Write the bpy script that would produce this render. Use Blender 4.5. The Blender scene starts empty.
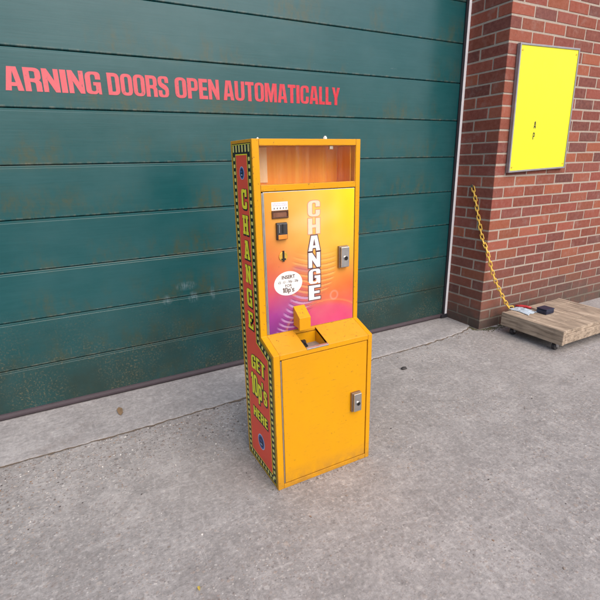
import bpy, bmesh, math, random
from mathutils import Vector, Matrix, noise
random.seed(7)
S = bpy.context.scene
COL = S.collection
# ------------------------------------------------------------------ helpers
def lin(c):
    return tuple(((v/255)/12.92 if v/255 <= .04045 else ((v/255+.055)/1.055)**2.4) for v in c)
def empty(name, loc, label, cat, group=None):
    o = bpy.data.objects.new(name, None); COL.objects.link(o)
    o.location = loc; o.empty_display_size = .1
    tag(o, label, cat, group); return o
def tag(o, label, cat, group=None):
    o['label'] = label; o['category'] = cat
    if group: o['group'] = group
    return o
def origin(p):
    v = Vector((0, 0, 0))
    while p is not None:
        v += p.location; p = p.parent
    return v
def obj(name, src, mats, parent=None, loc=None, smooth=False, bevel=0):
    """src: bmesh or mesh in world coordinates -> one object whose origin is its parent's (or loc)"""
    if isinstance(src, bmesh.types.BMesh):
        me = bpy.data.meshes.new(name); src.to_mesh(me); src.free()
    else:
        me = src; me.name = name
    off = origin(parent) if parent is not None else Vector(loc or (0, 0, 0))
    me.transform(Matrix.Translation(-off))
    if not isinstance(mats, (list, tuple)): mats = [mats]
    for m in mats: me.materials.append(m)
    o = bpy.data.objects.new(name, me); COL.objects.link(o)
    if parent is not None: o.parent = parent
    else: o.location = off
    if smooth:
        for p in me.polygons: p.use_smooth = True
    if bevel:
        b = o.modifiers.new('bevel', 'BEVEL'); b.width = bevel; b.segments = 2; b.limit_method = 'ANGLE'; b.angle_limit = math.radians(35)
    return o
def box(bm, a, b, mi=0):
    vs = [bm.verts.new((x, y, z)) for x in (a[0], b[0]) for y in (a[1], b[1]) for z in (a[2], b[2])]
    for q in ((0, 1, 3, 2), (4, 6, 7, 5), (0, 4, 5, 1), (2, 3, 7, 6), (0, 2, 6, 4), (1, 5, 7, 3)):
        bm.faces.new([vs[i] for i in q]).material_index = mi
def B(*boxes):
    bm = bmesh.new()
    for b in boxes: box(bm, *b)
    bmesh.ops.recalc_face_normals(bm, faces=bm.faces); return bm
def prism(bm, pts, axis, a, b, mi=0):
    """pts: 2D outline; axis x: (y,z); y: (x,z); z: (x,y)"""
    def P(p, t):
        return {'x': (t, p[0], p[1]), 'y': (p[0], t, p[1]), 'z': (p[0], p[1], t)}[axis]
    A = [bm.verts.new(P(p, a)) for p in pts]; C = [bm.verts.new(P(p, b)) for p in pts]
    n = len(pts); fs = [bm.faces.new(A), bm.faces.new(C)]
    for i in range(n): fs.append(bm.faces.new([A[i], A[(i+1) % n], C[(i+1) % n], C[i]]))
    for f in fs: f.material_index = mi
    bmesh.ops.recalc_face_normals(bm, faces=fs)
def cyl(bm, c, axis, r, h, seg=24, mi=0, r2=None):
    """cylinder from c along axis (unit vector) of height h"""
    ax = Vector(axis).normalized(); q = Vector((0, 0, 1)).rotation_difference(ax)
    r2 = r if r2 is None else r2
    A = []; C = []
    for i in range(seg):
        t = 2*math.pi*i/seg; d = Vector((math.cos(t), math.sin(t), 0))
        A.append(bm.verts.new(Vector(c)+q @ (d*r))); C.append(bm.verts.new(Vector(c)+q @ (d*r2)+ax*h))
    fs = [bm.faces.new(A), bm.faces.new(C)]
    for i in range(seg): fs.append(bm.faces.new([A[i], A[(i+1) % seg], C[(i+1) % seg], C[i]]))
    for f in fs: f.material_index = mi
    bmesh.ops.recalc_face_normals(bm, faces=fs)
# ---------------------------------------------------------------- materials
class N:
    def __init__(s, name):
        s.m = bpy.data.materials.new(name); s.m.use_nodes = True
        s.t = s.m.node_tree; s.n = s.t.nodes; s.b = s.n['Principled BSDF']
        s.pos = s.n.new('ShaderNodeNewGeometry').outputs['Position']
    def set(s, sock, v):
        i = s.b.inputs[sock]
        if hasattr(v, 'is_linked'): s.t.links.new(v, i)
        else: i.default_value = v
    def link(s, v, i):
        if hasattr(v, 'is_linked'): s.t.links.new(v, i)
        else: i.default_value = v
    def mapping(s, scale=(1, 1, 1), loc=(0, 0, 0), src=None):
        k = s.n.new('ShaderNodeMapping'); s.t.links.new(src or s.pos, k.inputs[0])
        k.inputs['Scale'].default_value = scale; k.inputs['Location'].default_value = loc; return k.outputs[0]
    def noise(s, scale, detail=4, rough=.55, vec=None, dist=0):
        k = s.n.new('ShaderNodeTexNoise'); s.t.links.new(vec or s.pos, k.inputs['Vector'])
        k.inputs['Scale'].default_value = scale; k.inputs['Detail'].default_value = detail
        k.inputs['Roughness'].default_value = rough; k.inputs['Distortion'].default_value = dist; return k.outputs['Fac']
    def vor(s, scale, vec=None, out='Color', feature='F1', rnd=1):
        k = s.n.new('ShaderNodeTexVoronoi'); k.feature = feature
        s.t.links.new(vec or s.pos, k.inputs['Vector']); k.inputs['Scale'].default_value = scale
        k.inputs['Randomness'].default_value = rnd; return k.outputs[out]
    def ramp(s, v, stops, interp='LINEAR'):
        k = s.n.new('ShaderNodeValToRGB'); s.t.links.new(v, k.inputs[0]); e = k.color_ramp.elements; k.color_ramp.interpolation = interp
        while len(e) < len(stops): e.new(.5)
        for i, (p, c) in enumerate(stops):
            e[i].position = p; e[i].color = (c, c, c, 1) if not hasattr(c, '__len__') else (*c[:3], 1)
        return k.outputs[0]
    def mix(s, f, a, b, mode='MIX'):
        k = s.n.new('ShaderNodeMix'); k.data_type = 'RGBA'; k.blend_type = mode
        s.link(f, k.inputs[0])
        for v, i in ((a, k.inputs[6]), (b, k.inputs[7])):
            if hasattr(v, 'is_linked'): s.t.links.new(v, i)
            else: i.default_value = (*v[:3], 1)
        return k.outputs[2]
    def math(s, op, a, b=0., c=0., clamp=False):
        k = s.n.new('ShaderNodeMath'); k.operation = op; k.use_clamp = clamp
        s.link(a, k.inputs[0]); s.link(b, k.inputs[1])
        if op in ('MULTIPLY_ADD', 'WRAP'): s.link(c, k.inputs[2])
        return k.outputs[0]
    def xyz(s, v=None):
        k = s.n.new('ShaderNodeSeparateXYZ'); s.t.links.new(v or s.pos, k.inputs[0]); return k.outputs
    def bump(s, h, strength=.3, dist=.01, prev=None):
        k = s.n.new('ShaderNodeBump'); k.inputs['Strength'].default_value = strength; k.inputs['Distance'].default_value = dist
        s.t.links.new(h, k.inputs['Height'])
        if prev is not None: s.t.links.new(prev, k.inputs['Normal'])
        return k.outputs[0]
    def attr(s, name):
        k = s.n.new('ShaderNodeAttribute'); k.attribute_name = name; return k.outputs['Color']
def plain(name, c, rough=.5, metal=0., var=.12, scale=30, bump=0., spec=.5):
    k = N(name); f = k.noise(scale, 5)
    a = tuple(v*(1-var) for v in c); b = tuple(min(1, v*(1+var)) for v in c)
    k.set('Base Color', k.mix(f, a, b)); k.set('Metallic', metal)
    k.set('Roughness', k.math('MULTIPLY_ADD', f, .2, rough-.1)); k.b.inputs['Specular IOR Level'].default_value = spec
    if bump: k.set('Normal', k.bump(f, bump, .004))
    return k.m
def mat_paint(name, c, dirt=.5):
    """scuffed gloss enamel on sheet metal"""
    k = N(name)
    base = k.mix(k.noise(3.2, 3), tuple(v*.93 for v in c), c)
    sc = k.noise(1, 3, .7, k.mapping((22, 22, 240)))
    col = k.mix(k.ramp(sc, [(.625, 0), (.69, .8*dirt)]), base, (.30, .14, .03))
    ch = k.math('MULTIPLY', k.ramp(k.noise(75, 3, .6), [(.655, 0), (.675, 1.3*dirt)]), k.ramp(k.noise(4, 3), [(.42, .15), (.6, 1)]))
    col = k.mix(ch, col, (.16, .07, .025))
    z = k.xyz()[2]
    g = k.math('MULTIPLY', k.ramp(z, [(0, 1), (.09, 0)]), k.ramp(k.noise(16, 5, .65), [(.34, 0), (.6, 1.3*dirt)]))
    col = k.mix(g, col, (.22, .12, .04))
    rub = k.math('MULTIPLY', k.ramp(k.noise(5.5, 5, .6, k.mapping((1, 1, .5))), [(.42, 0), (.68, .6*dirt)]), 1.)
    col = k.mix(rub, col, (.52, .225, .010))
    bv = k.n.new('ShaderNodeBevel'); bv.samples = 4; bv.inputs[0].default_value = .0045
    ge = k.n.new('ShaderNodeNewGeometry'); dt = k.n.new('ShaderNodeVectorMath'); dt.operation = 'DOT_PRODUCT'
    k.t.links.new(bv.outputs[0], dt.inputs[0]); k.t.links.new(ge.outputs['Normal'], dt.inputs[1])
    ew = k.math('MULTIPLY', k.ramp(dt.outputs['Value'], [(.80, 1), (.985, 0)]), k.ramp(k.noise(34, 5, .7), [(.42, 0), (.56, .95)]))
    col = k.mix(ew, col, (.26, .105, .025))
    k.set('Base Color', col)
    k.b.inputs['Specular IOR Level'].default_value = .28
    k.set('Roughness', k.math('MULTIPLY_ADD', k.noise(11, 5), .26, .24))
    k.set('Normal', k.bump(k.noise(5, 2), .12, .006, k.bump(k.noise(300, 2), .04, .001)))
    return k.m
YEL = (.66, .302, .002)
M = {}
M['yellow'] = mat_paint('yellow_enamel', YEL)
M['ledge'] = mat_paint('worn_yellow_enamel', (.67, .315, .020), .9)
M['chrome'] = plain('brushed_steel', (.62, .60, .58), .32, 1., .12, 60)
M['steel_dark'] = plain('dark_brown_steel', (.30, .22, .17), .45, .8, .3, 40)
M['white'] = plain('white_vinyl', (.80, .79, .77), .5, 0, .05)
M['offwhite'] = plain('white_painted_trim', (.86, .84, .86), .5, 0, .14, 9)
M['rubber'] = plain('black_rubber', (.018, .016, .022), .6, 0, .3, 25)
M['seal'] = plain('perished_rubber', (.050, .036, .044), .75, 0, .35, 14, .3)
M['black'] = plain('black_vinyl', (.014, .013, .012), .45, 0, .2)
M['slotgrey'] = plain('dark_grey_plastic', (.030, .027, .030), .4, 0, .2)
M['void'] = plain('slot_black', (.006, .005, .005), .7, 0, .1)
M['copper'] = plain('orange_plastic', (.66, .21, .020), .4, 0, .25)
M['brown'] = plain('brown_display_plastic', (.085, .032, .016), .25, 0, .3, 50)
M['brass'] = plain('brass', (.75, .45, .08), .35, .6, .2, 60)
M['red'] = plain('red_vinyl', (.78, .080, .040), .55, 0, .16, 12)
M['dyel'] = plain('yellow_print', (.88, .82, .03), .5, 0, .12, 40)
M['dpale'] = plain('pale_yellow_print', (.76, .70, .20), .5, 0, .2, 50)
M['blue'] = plain('blue_print', (.035, .085, .30), .45, 0, .25, 80)
M['paleblue'] = plain('pale_blue_print', (.42, .50, .68), .45, 0, .15, 80)
M['navy'] = plain('navy_print', (.012, .022, .06), .45, 0, .25, 80)
M['plum'] = plain('plum_print', (.12, .055, .06), .5, 0, .2, 80)
M['pink'] = plain('faded_pink_print', (.86, .56, .40), .5, 0, .1, 60)
M['pinkline'] = plain('faded_outline_print', (.60, .27, .14), .5, 0, .15, 60)
M['ink'] = plain('dark_ink', (.10, .055, .045), .6, 0, .2, 90)
M['paleink'] = plain('faded_ink', (.50, .42, .52), .6, 0, .15, 90)
M['dust'] = plain('grey_dust', (.23, .19, .17), .9, 0, .4, 60, .3)

# glass: thin clear acrylic
def mat_glass():
    k = N('clear_acrylic'); n = k.n; t = k.t
    tr = n.new('ShaderNodeBsdfTransparent'); tr.inputs[0].default_value = (.96, .94, .92, 1)
    gl = n.new('ShaderNodeBsdfGlossy'); gl.inputs['Roughness'].default_value = .06; gl.inputs[0].default_value = (1, 1, 1, 1)
    fr = n.new('ShaderNodeFresnel'); fr.inputs[0].default_value = 1.35
    sm = k.ramp(k.noise(1, 5, .6, k.mapping((40, 40, 6))), [(.5, 0), (.9, .08)])
    df = n.new('ShaderNodeBsdfDiffuse'); df.inputs[0].default_value = (.7, .62, .56, 1)
    m1 = n.new('ShaderNodeMixShader'); m2 = n.new('ShaderNodeMixShader')
    t.links.new(fr.outputs[0], m1.inputs[0]); t.links.new(tr.outputs[0], m1.inputs[1]); t.links.new(gl.outputs[0], m1.inputs[2])
    t.links.new(sm, m2.inputs[0]); t.links.new(m1.outputs[0], m2.inputs[1]); t.links.new(df.outputs[0], m2.inputs[2])
    t.links.new(m2.outputs[0], n['Material Output'].inputs[0]); return k.m
M['glass'] = mat_glass()
def mat_backing():
    k = N('orange_backing_board')
    f = k.noise(1, 5, .6, k.mapping((34, 34, 1.2)))
    col = k.ramp(f, [(.22, (.74, .23, .015)), (.5, (.90, .36, .025)), (.8, (.95, .52, .075))])
    x = k.xyz()[0]
    col = k.mix(k.ramp(k.math('MULTIPLY_ADD', x, 1., 3.), [(1.-.0, 0), (1., 0)]), col, col)
    k.set('Base Color', col); k.set('Roughness', .45); return k.m
M['backing'] = mat_backing()

SCUFF_GLINTS = ((-2.186, .508, .035, .035), (-2.036, .502, .035, .040), (-1.92, .507, .02, .05), (-2.07, .575, .07, .03))
def mat_door():
    k = N('green_door_paint'); X, Y, Z = k.xyz()
    P = .2478; z0 = .017
    u = k.math('FRACT', k.math('DIVIDE', k.math('SUBTRACT', Z, z0), P))          # 0 at a panel's foot, 1 at its head
    big = k.noise(1.1, 4, .6)
    grain = k.noise(1, 4, .6, k.mapping((5, 5, 130)))
    base = k.mix(big, (.004, .054, .060), (.009, .076, .084))
    base = k.mix(k.ramp(grain, [(.35, 0), (.7, .45)]), base, (.013, .086, .096))
    # chalky fade
    fade = k.ramp(k.noise(2.3, 5, .62, k.mapping((1, 1, 1.5), (3.1, 0, 1.7))), [(.40, 0), (.75, .5)])
    base = k.mix(fade, base, (.034, .104, .114))
    # olive algae gathered just above and below the joints
    near = k.math('ADD', k.ramp(u, [(0, 1), (.30, .75), (.70, 0)]), k.ramp(u, [(.86, 0), (.97, .35), (1, .6)]), clamp=True)
    patch = k.ramp(k.noise(3.4, 5, .7, k.mapping((1, 1, .55), (5, 2, 8.3))), [(.47, 0), (.60, 1)])
    streak = k.math('MULTIPLY', k.ramp(k.noise(1, 5, .7, k.mapping((17, 17, 5))), [(.38, 0), (.56, 1)]), k.ramp(k.noise(42, 4, .7), [(.32, .25), (.6, 1)]))
    alg = k.math('MULTIPLY', k.math('MULTIPLY', near, patch), k.math('MULTIPLY', streak, .85))
    base = k.mix(alg, base, (.058, .068, .036))
    # mud speckle splashed over the lowest two panels
    low = k.ramp(Z, [(.02, .95), (.26, .95), (.34, .55), (.60, 0)])
    film = k.math('MULTIPLY', low, k.ramp(k.noise(2.8, 5, .6, k.mapping((1, 1, 1), (4, 1, 2))), [(.30, .25), (.62, .85)]))
    base = k.mix(film, base, (.016, .030, .024))
    sp = k.math('MULTIPLY', k.ramp(k.noise(95, 3, .7), [(.53, 0), (.64, .75)]), k.ramp(k.noise(4.2, 5, .65, k.mapping((1, 1, 1), (1, 7, 2))), [(.40, 0), (.62, 1)]))
    base = k.mix(k.math('MULTIPLY', sp, low), base, (.145, .125, .075))
    # pale dust caught on the joint
    ed = k.math('MULTIPLY', k.ramp(u, [(0, .9), (.03, .8), (.05, .0)]), k.ramp(k.noise(1, 5, .75, k.mapping((26, 4, 5))), [(.46, 0), (.7, .7)]))
    base = k.mix(ed, base, (.20, .19, .15))
    # scuffs
    scf = k.ramp(k.noise(1, 3, .7, k.mapping((9, 9, 60), (2, 3, 4))), [(.70, 0), (.76, .35)])
    base = k.mix(scf, base, (.13, .19, .20))
    # pale scratches with specular glints painted in, on the joint left of the machine
    for cx_, cz_, sx_, sz_ in SCUFF_GLINTS:
        v = k.mapping((1/sx_, 0, 1/sz_), (-cx_/sx_, 0, -cz_/sz_)); ln = k.n.new('ShaderNodeVectorMath'); ln.operation = 'LENGTH'; k.t.links.new(v, ln.inputs[0])
        mk = k.math('MULTIPLY', k.ramp(ln.outputs['Value'], [(.15, 1), (1, 0)]), k.ramp(k.noise(1, 4, .7, k.mapping((90, 90, 22))), [(.40, 0), (.70, .6)]))
        base = k.mix(mk, base, (.26, .34, .38))
    k.set('Base Color', base)
    k.set('Roughness', k.math('ADD', k.math('MULTIPLY_ADD', k.noise(7, 5), .16, .15), k.math('MULTIPLY', low, .16)))
    k.b.inputs['Specular IOR Level'].default_value = .42
    b1 = k.bump(grain, .05, .004); b2 = k.bump(k.noise(1, 2, .5, k.mapping((1.3, 1.3, 5))), .16, .012, b1)
    k.set('Normal', b2); return k.m
M['door'] = mat_door()
def mat_letters():
    k = N('red_lettering'); X, Y, Z = k.xyz()
    f = k.ramp(k.math('MULTIPLY_ADD', X, .62, 1.62), [(0, (.60, .130, .150)), (.50, (.56, .090, .108)), (.80, (.54, .040, .058)), (1, (.52, .026, .042))])
    st = k.ramp(k.noise(1, 4, .6, k.mapping((60, 60, 25))), [(.35, 0), (.75, .30)])
    col = k.mix(st, f, (.60, .19, .22))
    col = k.mix(k.ramp(k.noise(1, 5, .75, k.mapping((70, 70, 40), (1, 2, 3))), [(.60, 0), (.68, .75)]), col, (.05, .085, .09))
    k.set('Base Color', col); k.set('Roughness', .6); k.b.inputs['Specular IOR Level'].default_value = .15; return k.m
M['letters'] = mat_letters()

def mat_brick():
    k = N('red_brick'); c = k.attr('tint'); X, Y, Z = k.xyz()
    f = k.noise(38, 6, .65)
    col = k.mix(k.ramp(f, [(.3, 0), (.75, .75)]), c, k.mix(.5, c, (.36, .155, .115)))
    col = k.mix(k.ramp(k.noise(120, 3, .6), [(.62, 0), (.72, .6)]), col, (.09, .04, .035))
    col = k.mix(k.ramp(k.noise(9, 5, .7), [(.55, 0), (.78, .38)]), col, (.35, .28, .25))
    # splash dirt and damp staining on the lowest courses
    low = k.math('MULTIPLY', k.ramp(k.math('ADD', Z, k.math('MULTIPLY', k.noise(8, 4), .16)), [(.14, .95), (.30, .50), (.75, .0)]), k.ramp(k.noise(14, 5, .65), [(.2, .5), (.6, 1)]))
    col = k.mix(low, col, (.080, .062, .052))
    k.set('Base Color', col); k.set('Roughness', .86); k.b.inputs['Specular IOR Level'].default_value = .3
    k.set('Normal', k.bump(f, .5, .004, k.bump(k.noise(160, 3), .3, .002))); return k.m
M['brick'] = mat_brick()
def mat_mortar():
    k = N('mortar'); X, Y, Z = k.xyz(); f = k.noise(60, 5, .7)
    col = k.mix(f, (.25, .20, .165), (.47, .40, .34))
    low = k.ramp(k.math('ADD', Z, k.math('MULTIPLY', k.noise(9, 4), .14)), [(.10, .9), (.26, .35), (.5, 0)])
    col = k.mix(low, col, (.085, .075, .055))
    k.set('Base Color', col); k.set('Roughness', .95); k.set('Normal', k.bump(f, .6, .004)); return k.m
M['mortar'] = mat_mortar()

def mat_concrete(name, dark, light, agg, bumpy=1., offs=0.):
    k = N(name); X, Y, Z = k.xyz()
    p = k.mapping((1, 1, 1), (offs, offs*.7, 0))
    big = k.noise(.9, 6, .6, p, .6)
    mid = k.noise(5.5, 7, .65, p)
    fine = k.noise(55, 6, .75, p)
    col = k.mix(k.ramp(big, [(.32, 0), (.70, 1)]), dark, light)
    col = k.mix(k.ramp(mid, [(.3, .5), (.62, 0)]), col, tuple(v*.80 for v in dark))
    col = k.mix(k.ramp(mid, [(.52, 0), (.8, .45)]), col, tuple(min(1, v*1.25) for v in light))
    col = k.mix(k.math('MULTIPLY', k.ramp(fine, [(.30, 1), (.5, 0), ]), .55), col, tuple(v*.50 for v in dark))
    col = k.mix(k.math('MULTIPLY', k.ramp(fine, [(.52, 0), (.72, 1)]), .5), col, tuple(min(1, v*1.5) for v in light))
    # exposed aggregate: single pebbles of several tones, thicker in worn patches
    wear = k.ramp(k.noise(1.6, 5, .65, k.mapping((1, 1, 1), (offs+2.2, 4.4, 0))), [(.38, .15), (.62, 1)])
    tr = k.noise(1, 5, .7, k.mapping((30, 9, 9), (offs, 0, 0)), 1.2)
    tr2 = k.noise(1, 5, .7, k.mapping((8, 34, 9), (offs, 3, 0)), 1.4)
    col = k.mix(k.math('MULTIPLY', k.ramp(tr, [(.54, 0), (.72, 1)]), .40), col, tuple(min(1, v*1.45) for v in light))
    col = k.mix(k.math('MULTIPLY', k.ramp(tr2, [(.54, 0), (.74, 1)]), .40), col, tuple(min(1, v*1.45) for v in light))
    col = k.mix(k.ramp(k.noise(13, 6, .7, p, .8), [(.34, .45), (.5, 0)]), col, tuple(v*.72 for v in dark))
    if agg > .5:
        nw = k.n.new('ShaderNodeMapRange'); k.t.links.new(Y, nw.inputs[0]); nw.inputs[1].default_value = -.95; nw.inputs[2].default_value = -.50
        nx_ = k.n.new('ShaderNodeMapRange'); k.t.links.new(X, nx_.inputs[0]); nx_.inputs[1].default_value = -1.2; nx_.inputs[2].default_value = -2.0
        band = k.math('MULTIPLY', nw.outputs[0], nx_.outputs[0])
        wear = k.math('ADD', wear, k.math('MULTIPLY', band, k.ramp(k.noise(3.1, 5, .65), [(.3, .5), (.6, 1.3)])), clamp=False)
        wear = k.math('MINIMUM', wear, 1.25)
    h = None
    for sc, thr, amt in ((70, .76, .75), (125, .66, .8), (40, .93, .55)):
        rc = k.vor(sc, p); sx = k.n.new('ShaderNodeSeparateColor'); k.t.links.new(rc, sx.inputs[0])
        dist = k.vor(sc, p, 'Distance')
        m = k.math('MULTIPLY', k.ramp(sx.outputs[0], [(thr, 0), (thr+.02, 1)]), k.ramp(dist, [(.28, 1), (.46, 0)]))
        m = k.math('MULTIPLY', m, k.math('MULTIPLY', wear, agg*amt))
        tone = k.ramp(sx.outputs[1], [(0, (.07, .06, .06)), (.16, (.16, .125, .115)), (.42, (.25, .19, .165)), (.65, (.36, .27, .21)), (.85, (.50, .46, .43)), (1, (.66, .62, .60))])
        col = k.mix(m, col, tone); h = m if h is None else k.math('ADD', h, m)
    # rusty and oily blotches
    col = k.mix(k.ramp(k.noise(2.6, 5, .7, k.mapping((1, 1, 1), (7+offs, 1, 0))), [(.58, 0), (.76, .35)]), col, (.16, .12, .105))
    col = k.mix(k.ramp(k.noise(7.7, 4, .7, k.mapping((1, 1, 1), (3+offs, 9, 0))), [(.66, 0), (.76, .35)]), col, (.30, .215, .165))
    k.set('Base Color', col); k.set('Roughness', k.math('MULTIPLY_ADD', mid, .2, .72)); k.b.inputs['Specular IOR Level'].default_value = .35
    b = k.bump(mid, .35*bumpy, .02); b = k.bump(fine, .45*bumpy, .006, b)
    b = k.bump(h, .35*bumpy, .004, b)
    k.set('Normal', b); return k
g = mat_concrete('yard_concrete', (.258, .240, .234), (.362, .340, .332), .70)
M['ground'] = g.m
M['apron'] = mat_concrete('apron_concrete', (.270, .254, .254), (.350, .332, .330), .25, .7, 5.).m
M['crack'] = plain('joint_dirt', (.15, .110, .080), .95, 0, .5, 40, .5)
M['moss'] = plain('moss', (.052, .054, .020), .95, 0, .5, 60, .5)
M['grit'] = None
def mat_grit():
    k = N('loose_stone'); k.set('Base Color', k.attr('tint')); k.set('Roughness', .85); return k.m
M['grit'] = mat_grit()
def mat_wood():
    k = N('weathered_timber'); f = k.noise(1, 6, .65, k.mapping((30, 5, 60)))
    col = k.ramp(f, [(.3, (.15, .110, .080)), (.55, (.36, .28, .21)), (.75, (.52, .42, .33))])
    col = k.mix(k.ramp(k.noise(9, 5), [(.55, 0), (.8, .5)]), col, (.10, .08, .065))
    k.set('Base Color', col); k.set('Roughness', .85); k.set('Normal', k.bump(f, .4, .004)); return k.m
M['wood'] = mat_wood()
def mat_tint(name, rough=.42):
    k = N(name); f = k.noise(6, 4, .6)
    c = k.mix(k.ramp(f, [(.45, 0), (.8, .08)]), k.attr('tint'), (.85, .62, .30))
    sp = k.ramp(k.noise(70, 3, .6), [(.70, 0), (.75, .5)])
    k.set('Base Color', k.mix(sp, c, (.25, .10, .05))); k.set('Roughness', rough); k.b.inputs['Specular IOR Level'].default_value = .22; return k.m
M['art'] = mat_tint('printed_artwork')
M['chain'] = plain('yellow_plastic', (.74, .47, .075), .45, 0, .2, 35)
M['signyel'] = plain('fluorescent_yellow_sheet', (.80, .77, .012), .45, 0, .07, 9)
M['alu'] = plain('grey_aluminium', (.33, .32, .34), .5, .6, .2, 30)
M['toolred'] = plain('red_plastic', (.45, .025, .03), .4, 0, .2)
M['cloth'] = plain('pale_blue_plastic', (.42, .50, .58), .4, 0, .25, 20, .5)
M['navybox'] = plain('navy_plastic', (.014, .018, .045), .4, 0, .3)
M['leaf'] = plain('dead_leaf', (.24, .155, .085), .8, 0, .4, 60, .4)
M['yleaf'] = plain('yellow_leaf', (.55, .42, .10), .7, 0, .3, 60)
M['stone'] = plain('dark_pebble', (.04, .036, .036), .8, 0, .4, 60, .4)

# ------------------------------------------------------------ flat lettering
def fillet(pts, seg=6):
    out = []; n = len(pts)
    for i, p in enumerate(pts):
        r = p[2] if len(p) > 2 else 0
        P = Vector(p[:2])
        if r <= 0: out.append(P); continue
        a = Vector(pts[i-1][:2])-P; b = Vector(pts[(i+1) % n][:2])-P
        r = min(r, a.length*.5, b.length*.5) if True else r
        A = P+a.normalized()*r; C = P+b.normalized()*r
        for j in range(seg+1):
            t = j/seg; out.append((1-t)**2*A+2*t*(1-t)*P+t*t*C)
    return out
def fill(contours, offset=0.):
    """2D contours (outer and holes) -> list of vertices, faces"""
    cu = bpy.data.curves.new('fill', 'CURVE'); cu.dimensions = '2D'; cu.fill_mode = 'BOTH'; cu.offset = offset
    for c in contours:
        s = cu.splines.new('POLY'); s.points.add(len(c)-1)
        for i, p in enumerate(c): s.points[i].co = (p[0], p[1], 0, 1)
        s.use_cyclic_u = True
    return harvest(cu)
def harvest(cu):
    o = bpy.data.objects.new('fill', cu); COL.objects.link(o)
    dg = bpy.context.evaluated_depsgraph_get(); me = bpy.data.meshes.new_from_object(o.evaluated_get(dg))
    zs = [v.co.z for v in me.vertices]
    V = [(v.co.x, v.co.y) for v in me.vertices]; F = [tuple(p.vertices) for p in me.polygons]
    bpy.data.objects.remove(o); bpy.data.curves.remove(cu); bpy.data.meshes.remove(me)
    return V, F
def put(bm, vf, fn, mi=0):
    V, F = vf; vs = [bm.verts.new(fn(x, y)) for x, y in V]
    for f in F:
        try: bm.faces.new([vs[i] for i in f]).material_index = mi
        except ValueError: pass
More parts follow.
